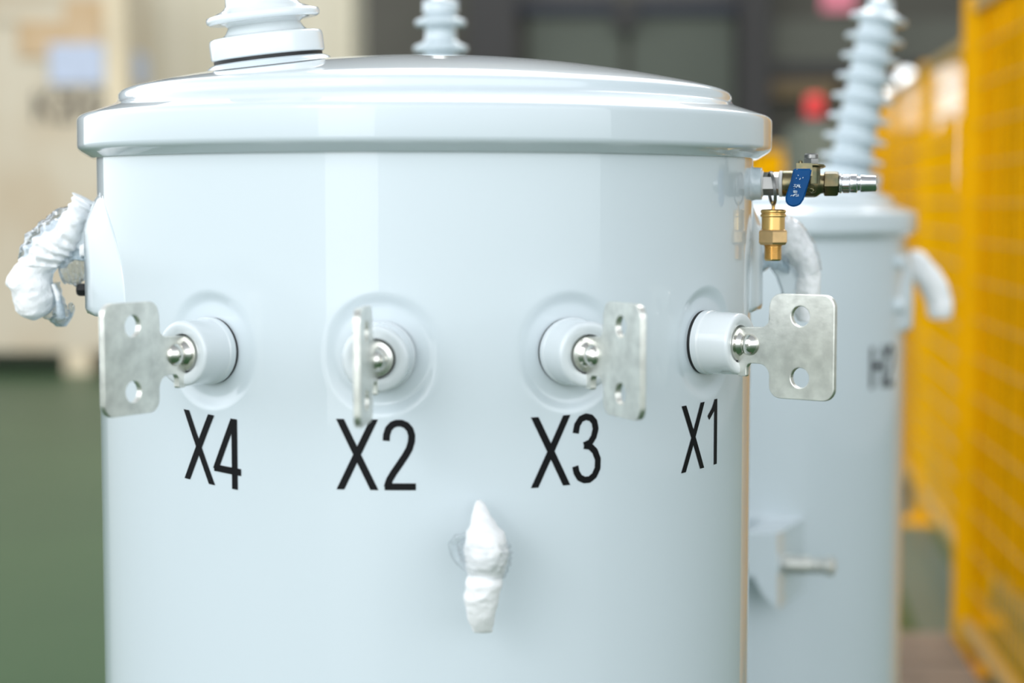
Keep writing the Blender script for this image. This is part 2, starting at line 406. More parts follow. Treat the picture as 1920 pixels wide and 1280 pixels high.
def lug(root, c, az, zt, zb, arm=None):
    """bent lifting lug welded on the wall: flared feet, raised middle"""
    bm = bmesh.new(); n = 24
    prof_v = [(-1, R - .001), (-.97, R + .0016), (-.62, R + .0065), (-.56, R + .0095), (-.2, R + .0105), (.2, R + .0105), (.56, R + .0095), (.62, R + .0065), (.97, R + .0016), (1, R - .001)]
    rows = []
    for i in range(n + 1):
        t = i / n; z = zt + (zb - zt) * t
        a = 13 + 12 * (1 - (1 - t) ** 2.5)
        lift = min(1, t * 3.5) ** .8 * (1 if t < .97 else .85)
        rows.append([bm.verts.new(Vector(c) + polar(az + s * a, R + (q - R) * (lift if q > R else 1), z)) for s, q in prof_v])
    for a, b in zip(rows, rows[1:]):
        for k in range(len(a) - 1): bm.faces.new((a[k], a[k + 1], b[k + 1], b[k]))
    o = obj('lifting_lug', bm, 'tank_paint', root, angle=50)
    md = o.modifiers.new('thick', 'SOLIDIFY'); md.thickness = .0025; md.offset = -1
    return o
def marking(root, c, text, az, z, h, wd, tilt=0.0, label=None, gap=.06, sx_=1.0):
    bm = bmesh.new()
    tot = sum(GLYPH[t][0] + gap for t in text) - gap
    def fn(u, v): 
        return Vector(c) + polar(az + math.degrees((u - tot * h / 2) * sx_ / R), R + .0004, z + v + tilt * tot * h / 2)
    write(bm, text, fn, h, wd, gap, tilt)
    return obj('marking', bm, 'ink', root, smooth=False, label=label)

# ---- front transformer
C0 = (0, 0, 0)
LV = [-35.3, -6.9, 21.9, 51.0]
t1 = thing('transformer', 'large pale blue-grey cylindrical transformer in front with X1 to X4 terminals', 'transformer', (0, 0, .14))
obj('tank', tank_mesh(LV, C0, .14, E + ZT + .001, E), 'tank_paint', t1, angle=60)
lid = obj('lid', lathe(bmesh.new(), [(r, E + z) for r, z in lid_profile()], None, 256), 'tank_paint', t1, angle=60)
hv_bushing(t1, C0, E, -.125, -.050, 3, pitch=.0300, mt='porcelain_white', label='white ribbed porcelain bushing on lid')
for az, nm, dz in zip(LV, ('X4', 'X2', 'X3', 'X1'), (-.1045, -.1045, -.1035, -.1035)):
    lv_bushing(t1, C0, az, E + dz, 'white bushing above the %s marking' % nm, 'porcelain_white' if nm == 'X1' else 'porcelain')
marking(t1, C0, 'X4', -35.3, E - .2000, .0500, .0050, tilt=.085, label='black X4 lettering', gap=-.03)
marking(t1, C0, 'X2', -7.8, E - .1975, .0490, .0048, tilt=.0, label='black X2 lettering', gap=.07)
marking(t1, C0, 'X3', 21.3, E - .1975, .0495, .0048, tilt=-.02, label='black X3 lettering', gap=.04)
marking(t1, C0, 'X1', 49.3, E - .1975, .0495, .0048, tilt=-.03, label='black X1 lettering', gap=.10)
lgl = lug(t1, C0, -82.2, E + .006, E - .087)
lgr = lug(t1, C0, 97.8, E + .006, E - .087)

# hooks of the lifting lugs, bent flat bars standing out of each lug
def hook(parent, stations, d0, th, m='tank_paint', nm='hook'):
    """flat bar following outer/inner outline points given in view px at distance d0"""
    bm = bmesh.new(); rows = []
    for (o, i) in stations:
        a = PX(*o, d0); b = PX(*i, d0); rows.append([a - FW * th / 2, b - FW * th / 2, b + FW * th / 2, a + FW * th / 2])
    vr = [[bm.verts.new(p) for p in r] for r in rows]
    for a, b in zip(vr, vr[1:]):
        for k in range(4): bm.faces.new((a[k], a[(k + 1) % 4], b[(k + 1) % 4], b[k]))
    bm.faces.new(vr[0]); bm.faces.new(vr[-1])
    bmesh.ops.bevel(bm, geom=bm.edges[:], offset=.0008, segments=1, affect='EDGES')
    return obj(nm, bm, m, parent)
hook(lgl, [((182, 372), (178, 560)), ((150, 440), (166, 490)), ((110, 455), (130, 485)), ((80, 475), (112, 496)), ((62, 505), (98, 512)), ((56, 550), (90, 552))], 1.475, .012)
obj('bolt', lathe(bmesh.new(), rounded([(.0058, 0), (.0058, .0095, .0015), (.004, .0115)], 2), frame(PX(171, 543, 1.47), -RT), 6), 'rubber', lgl, smooth=False, label='black plastic cap')
hook(lgr, [((1405, 425), (1410, 560)), ((1440, 440), (1424, 505)), ((1475, 450), (1442, 500)), ((1498, 470), (1456, 518)), ((1508, 500), (1466, 545)), ((1510, 550), (1468, 580))], 1.548, .012, m='tank_paint')

# valve on the right of the tank
AZV = 75
def rho(x): q = x - 802; return q * D / (F * sin(rad(AZV)) + cos(rad(AZV)) * q)
ZV = E + .0150
VA = polar(AZV, 1, 0)
MV = frame(polar(AZV, 0, ZV), VA)
def vl(segs, prof, phase=0, b=None): return lathe(b or bmesh.new(), prof, MV, segs, phase)
PXM = .4188e-3
obj('valve_boss', vl(48, rounded([(.0180, R - .006), (.0150, R - .0012, .002), (.0129, R + .0015, .002), (.0127, rho(1431), .0008), (.0095, rho(1432)), (.0095, rho(1429))], 4)), 'tank_paint', t1)
vb = bmesh.new()
vl(32, rounded([(.0098, rho(1469)), (.0103, rho(1471), .001), (.0103, rho(1489), .001), (.0092, rho(1491)), (.0098, rho(1500)), (.0108, rho(1512), .003), (.0108, rho(1534), .002), (.0078, rho(1543), .001), (.0078, rho(1549)), (.0092, rho(1549.5))], 3), b=vb)
vl(6, [(.0094, rho(1549)), (.0103, rho(1551)), (.0103, rho(1573)), (.0094, rho(1576)), (.0070, rho(1576.5)), (.0070, rho(1580))], .2, b=vb)
lathe(vb, [(.0070, 0), (.0070, .0135), (.0045, .0136), (.0045, .0165)], frame(PX(1521, 344, 1.424), (0, 0, 1)), 24)
# raised casting mark on the body
vv = obj('ball_valve', vb, 'brass_old', t1, label='brass ball valve with blue lever')
bm = bmesh.new(); dm = 1.424 - .0108
for pts in ([(1517, 347), (1521, 345.5), (1526, 347), (1529, 350)], [(1528, 353), (1530, 358), (1527, 361), (1521, 361), (1517, 357), (1520, 353.5), (1524, 354.5), (1526, 357), (1523, 359)]):
    tube(bm, [PX(x, y, dm - .0004 + abs(y - 344) * .00013) for x, y in pts], .00045, 6)
obj('casting_mark', bm, 'brass_old', vv)
obj('nipple', vl(6, [(.0088, rho(1432)), (.0093, rho(1434)), (.0093, rho(1463)), (.0088, rho(1465))], .45), 'steel', vv, smooth=False, label='grey steel hex nipple')
bm = bmesh.new()
for a, b in ((1428, 1434), (1463.5, 1471)): vl(32, rounded([(.0088, rho(a)), (.0104, rho(a) + .0003, .0005), (.0102, rho(b) - .0003, .0005), (.0088, rho(b))], 2), b=bm)
obj('thread_tape', bm, 'tape', vv)
bm = bmesh.new()
vl(32, rounded([(.0068, rho(1576)), (.0078, rho(1579), .0004), (.0078, rho(1581), .0004), (.0066, rho(1583)), (.0066, rho(1584)), (.0072, rho(1585)), (.0072, rho(1597)), (.0066, rho(1598)), (.0074, rho(1599), .0004), (.0074, rho(1611), .0005), (.0057, rho(1613)), (.0054, rho(1617)), (.0070, rho(1618.5), .0006), (.0066, rho(1628)), (.0062, rho(1648), .0006), (.0046, rho(1649.5)), (.0044, rho(1649)), (.0040, rho(1640))], 3), b=bm)
vl(6, [(.0072, rho(1584)), (.0078, rho(1585.5)), (.0078, rho(1596)), (.0072, rho(1597.5))], .2, b=bm)
hc = obj('hose_coupling', bm, 'chrome', vv, label='silver quick coupling tail')
bm = bmesh.new()
tube(bm, [PX(x, y, 1.4165) for x, y in ((1587, 331), (1587, 339), (1590.5, 335), (1594, 339), (1594, 331))], .0003, 6)
obj('stamp', bm, 'chrome', hc)
# lever
bm = bmesh.new()
LT = [(1487.5, 318), (1492, 316), (1522.5, 316), (1519, 334), (1510, 365), (1507, 374), (1501, 383), (1494, 387), (1487.5, 388), (1482, 387), (1477, 384), (1473, 378), (1472.6, 370), (1483, 337.5)]
d0 = 1.402
fr = [bm.verts.new(PX(x, y, d0 + (.0035 if y < 320 else 0))) for x, y in LT]; bk = [bm.verts.new(PX(x, y, d0 + .0045 + (.0035 if y < 320 else 0))) for x, y in LT]
bm.faces.new(fr); bm.faces.new(bk[::-1])
for i in range(len(fr)): j = (i + 1) % len(fr); bm.faces.new((fr[i], fr[j], bk[j], bk[i]))
bmesh.ops.recalc_face_normals(bm, faces=bm.faces)
bmesh.ops.bevel(bm, geom=[e for e in bm.edges if len(e.link_faces) == 2 and e.calc_face_angle(0) > 1.0], offset=.0012, segments=3, affect='EDGES')
lv = obj('lever', bm, 'blue_vinyl', vv, label='blue vinyl coated lever')
bm = bmesh.new()
def scr(p, r=.00033): tube(bm, [PX(x, y, d0 - .0001) for x, y in p], r, 6)
for p in ([(1482.5, 367.5), (1485, 365.5), (1486.5, 367.5), (1489.5, 364)], [(1488, 367.5), (1491, 363.5)], [(1492, 367.5), (1497, 367.3), (1496.5, 364)], [(1491.5, 364.5), (1494.5, 364.5)],
          [(1488, 357.5), (1494.5, 358.5), (1493.8, 361.5), (1488, 360.5), (1488, 357.5)], [(1490.5, 358), (1490, 361)], [(1489, 353.3), (1489.3, 353.9)],
          [(1487.5, 349.5), (1492, 350.5), (1489, 345.5), (1493.5, 346.5)], [(1493, 351.5), (1497, 345.5)], [(1494.5, 347), (1501, 351.5)], [(1498, 351.5), (1499.5, 346)],
          [(1493, 333.5), (1493.5, 334.2)], [(1499, 336.5), (1501, 334)], [(1505, 334), (1506, 332)], [(1496, 328), (1497, 329)]): scr(p)
obj('lever_marking', bm, 'white_ink', lv, label='small worn white characters')
bm = bmesh.new()
ML = frame(PX(1519, 313, 1.420), Vector((.0, .16, 1)), up=(0, 1, 0))
plate(bm, [[(x * PXM, y * PXM) for x, y in ((-27, -22), (5, -26), (22, -18), (28, -4), (24, 12), (8, 24), (-12, 22), (-22, 6))]], .0014, ML, .0003)
box(bm, (0, 0, 0), (.0125, .0012, .010), frame(PX(1508, 318, 1.4075), Vector((0, .2, 1))), 0)
lathe(bm, [(.0016, 0), (.0016, .0042), (.0010, .005)], frame(PX(1501, 313, 1.424), (0, 0, 1)), 12)
obj('lever_plate', bm, 'brass_old', vv, label='dull metal plate under the nut')
bm = bmesh.new(); MN = frame(PX(1521, 309, 1.422), (.0, .02, 1), up=(0, 1, 0))
lathe(bm, [(.0060, 0), (.0062, .0012), (.0062, .0045), (.0055, .0053)], MN, 6, .3)
lathe(bm, [(.0054, .0050), (.0054, .0078), (.0046, .0088), (.0030, .0086), (.0030, .0080)], MN, 24)
obj('nut', bm, 'steel', vv, angle=30, label='steel lock nut')

# brass breather hanging on a split ring
PB = PX(1450, 392, 1.434)
th = thing('breather_fitting', 'small brass threaded fitting hanging by a ring below the blue lever valve', 'pipe fitting', PB - Vector((0, 0, .045)))
MB_ = frame(PB, (0, 0, -1), up=(0, 1, 0)); K = PXM
body = rounded([(.0035, 0), (22 * K, .0002, .0006), (24 * K, 3 * K, .0008), (24 * K, 6 * K, .0005), (22.5 * K, 7.5 * K), (22.5 * K, 9 * K), (24 * K, 10 * K, .0004), (24 * K, 14 * K, .0004), (21.8 * K, 15 * K), (21.8 * K, 41 * K), (15 * K, 42 * K)], 3)
b1 = obj('body', lathe(bmesh.new(), body, MB_, 48), 'brass', th)
obj('hex_nut', lathe(bmesh.new(), [(22 * K, 38 * K), (28 * K, 39.5 * K), (30 * K, 42.5 * K), (30 * K, 62 * K), (27 * K, 66.5 * K), (17 * K, 68.5 * K)], MB_, 6, rad(42)), 'brass_satin', th, smooth=False)
pt = [(15 * K, 66 * K)]
for i in range(9): z = 70 + i * 2.9; pt += [(16.8 * K, z * K), (16.9 * K, (z + .6) * K), (15.1 * K, (z + 1.5) * K), (15.1 * K, (z + 2.1) * K)]
pt += [(14 * K, 97 * K)]
obj('thread', lathe(bmesh.new(), pt, MB_, 40), 'brass', th, angle=70)
bm = bmesh.new(); lathe(bm, [(3.6 * K, .002), (3.4 * K, -6 * K), (4.2 * K, -9 * K), (4.2 * K, -13 * K), (2.5 * K, -15 * K)], MB_, 20)
obj('eye_stem', bm, 'brass', th)
bm = bmesh.new(); rc = PX(1447, 353, 1.434)
V1 = (VA.cross(Vector((0, 0, 1)))).normalized()
pts = []
for i in range(96):
    a = 4 * PI * i / 96 + .3
    pts.append(rc + Vector((0, 0, 1)) * (.0128 * cos(a)) + (V1 * .96 + VA * .28).normalized() * (.0125 * sin(a)) + VA * (.0011 * (i / 96 - .5) * 2) + VA * (-.0012 if cos(a) > 0 else .0015) * abs(cos(a)))
tube(bm, pts, .0008, 10)
obj('split_ring', bm, 'steel', th, label='steel double ring')

# ------------------------------------------------------------------ foam wraps
def st_px(o, i, d, dep):
    a = PX(*o, d); b = PX(*i, d); return ((a + b) / 2, (a - b) / 2, FW * dep)
fl = thing('foam_wrap', 'crumpled white foam and cling film wrapped round the hook at far left', 'packing foam', PX(90, 600, 1.475), group=None)
bm = bmesh.new()
sts = [((136, 360), (176, 381)), ((134, 372), (174, 396)), ((128, 393), (164, 426)), ((104, 412), (152, 455)), ((76, 436), (142, 475)), ((52, 462), (132, 488)), ((38, 495), (114, 503))]
lumpy(bm, [st_px(o, i, 1.475, dp) for (o, i), dp in zip(sts, (.010, .014, .018, .020, .022, .022, .020))], 96, 14, .085, .08, 9, 1.0)
obj('foam', bm, 'foam', fl)
bm = bmesh.new()
sts = [((48, 478), (112, 500)), ((12, 523), (97, 512)), ((20, 545), (102, 540)), ((33, 580), (104, 562)), ((44, 592), (92, 586)), ((58, 599), (68, 600))]
lumpy(bm, [st_px(o, i, 1.472, dp) for (o, i), dp in zip(sts, (.015, .018, .02, .019, .016, .006))], 80, 12, .06, .03, 5, 3.0)
obj('foam_end', bm, 'foam', fl)
def film(parent, sts, d, deps, seed, amp=.10, folds=.10, fk=12, turn=2, m='grey_film'):
    bm = bmesh.new(); lumpy(bm, [st_px(o, i, d, dp) for (o, i), dp in zip(sts, deps)], 40, 9, amp, folds, fk, seed, turn=turn)
    return obj('cling_film', bm, m, parent, label='clear plastic film')
film(fl, [((132, 385), (150, 420)), ((96, 402), (120, 440)), ((68, 424), (100, 460)), ((42, 455), (80, 490)), ((33, 500), (70, 510))], 1.478, (.012, .018, .018, .018, .012), 5, .16, .05, 13, 2)
film(fl, [((110, 505), (120, 532)), ((128, 470), (140, 535)), ((150, 462), (155, 528)), ((165, 470), (170, 515)), ((176, 480), (178, 505))], 1.47, (.006, .010, .010, .008, .005), 8)
film(fl, [((92, 530), (112, 528)), ((100, 560), (118, 555)), ((100, 590), (128, 580)), ((95, 598), (138, 590)), ((106, 612), (124, 612))], 1.47, (.004, .005, .008, .009, .003), 9)
film(fl, [((70, 590), (95, 575)), ((92, 600), (110, 585)), ((110, 612), (132, 596)), ((128, 605), (140, 575)), ((128, 570), (134, 566))], 1.474, (.004, .006, .008, .006, .002), 12)
bm = bmesh.new(); lumpy(bm, [st_px(o, i, 1.468, dp) for o, i, dp in [((96, 533), (104, 531), .003), ((103, 560), (116, 556), .004), ((107, 596), (123, 592), .004), ((109, 600), (121, 598), .002)]], 24, 6, .08, .06, 9, 2.0)
obj('foam_strip', bm, 'foam', fl)
bm = bmesh.new(); lumpy(bm, [st_px(o, i, 1.465, dp) for o, i, dp in [((150, 458), (152, 486), .004), ((160, 456), (163, 480), .006), ((166, 462), (168, 478), .004)]], 24, 6, .12, .1, 9, 2.0)
obj('foam_scrap', bm, 'foam', fl)

fr_ = thing('foam_wrap', 'curved foam and film wrap on the hook behind the hanging brass fitting', 'packing foam', PX(1512, 600, 1.548))
bm = bmesh.new()
sts = [((1474, 406), (1440, 440)), ((1490, 411), (1452, 462)), ((1507, 428), (1466, 488)), ((1521, 452), (1480, 500)), ((1532, 482), (1489, 514)), ((1536, 512), (1489, 530)), ((1537, 545), (1488, 550)), ((1536, 585), (1489, 588)), ((1530, 600), (1496, 602))]
lumpy(bm, [st_px(o, i, 1.548, .016) for (o, i) in sts], 80, 10, .06, .02, 4, 6.0)
obj('foam', bm, 'foam', fr_)
film(fr_, [((1478, 402), (1440, 440)), ((1496, 412), (1452, 465)), ((1512, 428), (1464, 492)), ((1526, 455), (1478, 505)), ((1536, 484), (1486, 516)), ((1540, 505), (1490, 522))], 1.548, (.017,) * 6, 14, .06, .02, 9, 2, 'clear_film')
film(fr_, [((1418, 480), (1420, 520)), ((1436, 478), (1440, 503)), ((1456, 470), (1460, 506)), ((1475, 480), (1478, 512))], 1.54, (.012, .012, .012, .012), 21, .1, .08, 9, 2)

fc = thing('foam_wrap', 'white foam strip tied with film on the tank front below the X2 and X3 lettering', 'packing foam', PX(905, 1185, 1.205))
bm = bmesh.new()
def fst(y, x0, x1, d, dep): return st_px((x0, y), (x1, y), d, dep)
lumpy(bm, [fst(938, 893, 903, 1.228, .003), fst(950, 888, 912, 1.222, .006), fst(968, 883, 921, 1.214, .009), fst(985, 880, 932, 1.207, .013), fst(1000, 874, 944, 1.203, .018), fst(1022, 870, 953, 1.203, .020), fst(1050, 872, 953, 1.203, .019), fst(1072, 878, 946, 1.205, .014), fst(1095, 874, 941, 1.200, .012), fst(1120, 871, 935, 1.200, .010), fst(1150, 876, 929, 1.203, .008), fst(1176, 884, 925, 1.208, .006), fst(1184, 888, 924, 1.210, .004)], 88, 10, .05, .03, 5, 4.0)
obj('foam', bm, 'foam', fc)
bm = bmesh.new(); lathe(bm, [(.004, 0), (.004, .040)], frame(polar(7.3, R - .002, PX(905, 1030, 1.21).z), polar(7.3, 1, 0)), 16)
obj('stud', bm, 'steel', t1)
bm = bmesh.new()
lumpy(bm, [fst(1015, 866, 955, 1.203, .0205), fst(1035, 862, 957, 1.203, .0215), fst(1055, 866, 956, 1.203, .0205), fst(1078, 878, 949, 1.204, .016)], 56, 8, .06, .06, 12, 7, turn=3)
obj('cling_film', bm, 'clear_film', fc, label='clear film wound round the middle')
bm = bmesh.new()
tube(bm, [PX(x, y, d) for x, y, d in ((876, 1003, 1.205), (858, 1008, 1.212), (849, 1020, 1.215), (853, 1038, 1.215), (864, 1055, 1.212), (878, 1070, 1.206))], [.002, .003, .0035, .0035, .003, .0015], 10)
obj('film_tail', bm, 'clear_film', fc)

# ------------------------------------------------------------------ transformers behind
def back_transformer(r, d, dz, label, hv, lbl=None, lugaz=(), scale=1.0, name='transformer'):
    c = W(r, d, 0); ez = E + dz
    t = thing(name, label, 'transformer', (c.x, c.y, .14), group=None)
    c = (c.x, c.y, 0)
    obj('tank', tank_mesh([], c, .14, ez + ZT + .001, ez, 128), 'tank_paint', t, angle=60)
    obj('lid', lathe(bmesh.new(), [(q, z) for q, z in [(a, ez + b) for a, b in lid_profile()]], Matrix.Translation(c), 128), 'tank_paint', t, angle=60)
    for h in hv: hv_bushing(t, c, ez, *h)
    return t, c, ez
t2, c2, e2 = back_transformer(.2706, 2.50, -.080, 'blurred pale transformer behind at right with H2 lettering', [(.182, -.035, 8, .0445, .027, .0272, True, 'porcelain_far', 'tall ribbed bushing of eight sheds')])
marking(t2, c2, 'H2', 49, e2 - .158, .054, .0080, label='black H2 lettering', gap=.12)
lug(t2, c2, 84, e2 + .02, e2 - .09)
for pz in (490, 572):
    p = PX(1655, pz, 2.38)
    obj('bolt', lathe(bmesh.new(), rounded([(.0095, -.04), (.0095, .028, .003), (.005, .030)], 2), frame(Vector((p.x, p.y, p.z)), RT * .93 - FW * .36), 20), 'tank_paint', t2)
bm = bmesh.new()
M = frame(PX(1462, 1050, 2.26), -FW, up=(0, 0, 1))
# grounding bracket: a bent box plate with chamfered foot
pl = [PX(1385, 1000, 2.15), PX(1458, 1000, 2.15), PX(1458, 1142, 2.15), PX(1430, 1115, 2.15), PX(1412, 1080, 2.15), PX(1385, 1080, 2.15)]
fv = [bm.verts.new(p) for p in pl]; bv = [bm.verts.new(p + FW * .115 + RT * .055 + Vector((0, 0, .002))) for p in pl]
bm.faces.new(fv); bm.faces.new(bv[::-1])
for i in range(len(fv)): j = (i + 1) % len(fv); bm.faces.new((fv[i], fv[j], bv[j], bv[i]))
gb = obj('ground_bracket', bm, 'tank_paint', t2, smooth=False)
pb = PX(1487, 1058, 2.17)
obj('ground_bolt', lathe(bmesh.new(), rounded([(.011, -.012), (.011, .018, .002), (.0095, .019), (.0095, .040, .002), (.0115, .041), (.0115, .048), (.004, .050)], 2), frame(pb, RT - FW * .25), 20), 'zinc_plate', gb, label='plated bolt')
f2 = thing('foam_wrap', 'blurred white foam on the lug of the transformer with H2 lettering', 'packing foam', PX(1750, 600, 2.5))
bm = bmesh.new()
lumpy(bm, [st_px(o, i, 2.50, dp) for o, i, dp in [((1708, 468), (1700, 520), .012), ((1728, 472), (1712, 528), .018), ((1750, 492), (1724, 540), .02), ((1768, 515), (1732, 560), .02), ((1782, 550), (1738, 572), .02), ((1786, 580), (1740, 590), .02), ((1782, 596), (1744, 598), .014)]], 40, 6, .05, .02, 6, 11)
obj('foam', bm, 'foam', f2)
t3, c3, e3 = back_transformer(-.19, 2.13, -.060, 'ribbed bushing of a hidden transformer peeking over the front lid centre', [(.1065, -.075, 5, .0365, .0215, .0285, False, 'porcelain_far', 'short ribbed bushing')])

# pallets under the transformers
def pallet(cx, cy, rz, lx, ly, zt, label, group=None):
    t = thing('pallet', label, 'pallet', (cx, cy, 0), group=group)
    Mz = Matrix.Translation((cx, cy, 0)) @ Matrix.Rotation(rz, 4, 'Z')
    n = 7
    for i in range(n):
        obj('deck_board', box(bmesh.new(), (0, -ly / 2 + ly * (i + .5) / n, zt - .010), (lx, ly / n - .015, .020), Mz, .002), 'pallet_wood', t)
    for i in range(3):
        obj('stringer', box(bmesh.new(), (-lx / 2 + .05 + (lx - .1) * i / 2, 0, (zt - .020) / 2), (.09, ly, zt - .020), Mz, .002), 'pallet_wood', t)
    return t
pallet(0, 0, 0, .62, .6, .14, 'wooden pallet below the front transformer with X terminals')
pallet(c2[0], c2[1], -YAW, .43, .44, .14, 'wooden pallet below the transformer with H2 lettering')
pallet(c3[0], c3[1], -YAW, .43, .38, .14, 'wooden pallet below the transformer hidden behind the front one')
q = W(.66, 3.62, 0)
pallet(q.x, q.y, -YAW - rad(5), .60, 1.0, .12, 'empty brown wooden pallet on the floor beside the yellow fence')

# ------------------------------------------------------------------ yellow fence
def seg_matrix(a, b):
    a = Vector(a); b = Vector(b); x = (b - a).normalized(); z = Vector((0, 0, 1)); y = z.cross(x)
    return Matrix(((x.x, y.x, z.x, a.x), (x.y, y.y, z.y, a.y), (x.z, y.z, z.z, 0), (0, 0, 0, 1))), (b - a).length
def fence_panel(a, b, label, group, post0=True, post1=False, pw=.055, sp=.05, zh=1.545, wire=.0022, lod=8):
    M, L = seg_matrix(a, b)
    t = thing('mesh_fence', label, 'fence', (a.x, a.y, 0), group=group); L -= pw * 1.1
    bm = bmesh.new()
    n = max(2, round(L / sp))
    for i in range(1, n): 
        x = L * i / n; lathe(bm, [(wire, .12), (wire, zh)], M @ Matrix.Translation((x, 0, 0)), 6)
    obj('wire_mesh', bm, 'yellow_paint', t); bm = bmesh.new(); k = 16
    for i in range(1, k):
        z = .12 + (zh - .12) * i / k
        tube(bm, [M @ Vector((0, .005, z)), M @ Vector((L, .005, z))], .0035, 6)
    obj('cross_wires', bm, 'rail_paint', t)
    obj('top_rail', box(bmesh.new(), (L / 2, 0, zh), (L, .030, .030), M, .003), 'rail_paint', t, label='brownish rail')
    obj('bottom_rail', box(bmesh.new(), (L / 2, 0, .12), (L, .030, .030), M, .003), 'rail_paint', t, label='brownish rail')
    for x, on in ((0, post0), (L, post1)):
        if on:
            p = obj('post', box(bmesh.new(), (x, 0, .79), (pw, pw, 1.56), M, .004), 'yellow_paint', t)
            obj('foot_plate', box(bmesh.new(), (x, 0, .006), (.12, .12, .012), M, .002), 'yellow_paint', p)
    return t
A0 = W(1.062, 4.19); 
fence_panel(A0 + (W(.965, 3.05) - W(1.062, 4.19)).normalized() * .035, W(.965, 3.05), 'yellow mesh fence panel nearest the camera, cut by the right edge', 'yellow mesh fence', post0=False)
pt_ = thing('fence_post', 'stout yellow upright post between the nearest and second fence panels', 'post', (A0.x, A0.y, 0))
MP = Matrix.Translation((A0.x, A0.y, 0)) @ Matrix.Rotation(rad(-30), 4, 'Z')
obj('shaft', box(bmesh.new(), (0, 0, .785), (.050, .050, 1.57), MP, .004), 'yellow_paint', pt_)
obj('foot_plate', box(bmesh.new(), (0, 0, .006), (.13, .13, .012), MP, .002), 'yellow_paint', pt_)
FP = [W(1.230, 4.70), W(1.405, 6.18), W(1.62, 8.0), W(1.86, 10.0), W(2.10, 12.0)]
fence_panel(FP[0], FP[1], 'second yellow mesh fence panel, right behind the stout post', 'yellow mesh fence', True, False, .035)
fence_panel(FP[1], FP[2], 'third yellow mesh fence panel, receding beside the tall ribbed bushing', 'yellow mesh fence', True, False, .045)
fence_panel(FP[2], FP[3], 'fourth yellow mesh fence panel, far down the row', 'yellow mesh fence', True, False, .045, .06)
fence_panel(FP[3], FP[4], 'last and farthest yellow mesh fence panel of the row', 'yellow mesh fence', True, True, .045, .08)
def guard(a, b, z0, z1, label):
    M, L = seg_matrix(a, b)
    t = thing('guard_screen', label, 'guard screen', (a.x, a.y, 0))
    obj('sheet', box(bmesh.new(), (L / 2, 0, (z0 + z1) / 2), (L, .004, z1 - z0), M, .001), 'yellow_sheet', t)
    for x in (0, L): obj('post', box(bmesh.new(), (x, 0, z1 / 2), (.05, .05, z1), M, .004), 'yellow_paint', t)
    bm = bmesh.new()
    for i in range(1, 9): box(bm, (L * i / 9, -.012, (z0 + z1) / 2), (.02, .02, z1 - z0), M, .002)
    obj('rib', bm, 'yellow_paint', t)
    return t
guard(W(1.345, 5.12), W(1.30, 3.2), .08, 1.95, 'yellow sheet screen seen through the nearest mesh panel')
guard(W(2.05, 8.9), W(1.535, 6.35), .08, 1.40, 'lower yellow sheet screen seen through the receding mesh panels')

# ------------------------------------------------------------------ crates
def crate(r0, r1, d, zt, label, face='plywood', battens=(), boards=0, depth=1.2, zb=.14, skids=()):
    a = W(r0, d, 0); b = W(r1, d, 0); M, L = seg_matrix(a, b)
    t = thing('crate', label, 'crate', (a.x, a.y, 0))
    obj('box', box(bmesh.new(), (L / 2, depth / 2, (zb + zt) / 2), (L, depth, zt - zb), M, .004), face, t)
    for x0, x1, z0, z1, m in battens:
        obj('batten', box(bmesh.new(), ((x0 + x1) / 2, -.012, (z0 + z1) / 2), (x1 - x0, .024, z1 - z0), M, .002), m, t)
    for i in range(boards):
        x = L * (i + .5) / boards
        obj('board', box(bmesh.new(), (x, -.010, (zb + zt) / 2), (L / boards - .012, .020, zt - zb), M, .003), 'pale_board', t)
    for x0, x1 in skids:
        obj('skid', box(bmesh.new(), ((x0 + x1) / 2, depth / 2, zb / 2), (x1 - x0, depth, zb), M, .003), 'batten', t)
    return t, M
k = 11.7 / F
def rx(px, d=11.7): return (px - 960) / F * d
def zy(py, d=11.7): return PX(960, py, d).z
rA = rx(-260)
def lx(px): return rx(px) - rA
tA, MA = crate(rA, rx(236), 11.7, 2.75, 'large plywood crate at left with stencil lettering and two papers',
    battens=[(lx(205), lx(236), .14, 2.75, 'batten'), (lx(-260), lx(205), zy(0), 2.75, 'plywood'), (lx(45), lx(200), zy(108), zy(40), 'plywood_brown'), (lx(-10), lx(130), zy(40), zy(5), 'plywood'), (lx(130), lx(205), zy(40), zy(0), 'plywood_brown')],
    skids=[(lx(-250), lx(-215)), (lx(118), lx(168)), (lx(215), lx(236))], depth=.93)
obj('paper', box(bmesh.new(), ((lx(102) + lx(203)) / 2, -.027, (zy(158) + zy(82)) / 2), (lx(203) - lx(102), .002, zy(82) - zy(158)), MA), 'paper', tA, smooth=False, label='pale blue-white paper sheet')
bm = bmesh.new()
write(bm, 'K2H2', lambda u, v: MA @ Vector((lx(72) + u, -.002, zy(228) + v)), zy(172) - zy(228), .035, gap=.12)
obj('stencil_lettering', bm, 'stencil', tA, smooth=False)
obj('paper', box(bmesh.new(), (lx(236) + .001, .58, (zy(150) + zy(86)) / 2), (.002, .50, zy(86) - zy(150)), MA), 'paper', tA, smooth=False, label='pale blue-white paper sheet on the side')
obj('batten', box(bmesh.new(), (lx(236) + .010, .06, (2.75 + .14) / 2), (.020, .12, 2.75 - .14), MA, .002), 'batten', tA)
tB, MB2 = crate(rx(275, 13.1), rx(663, 13.1), 13.1, 3.4, 'pale crate of upright boards standing between the plywood crate and dark wall', boards=9, skids=[(.03, .15), (1.25, 1.37)], face='pale_board')

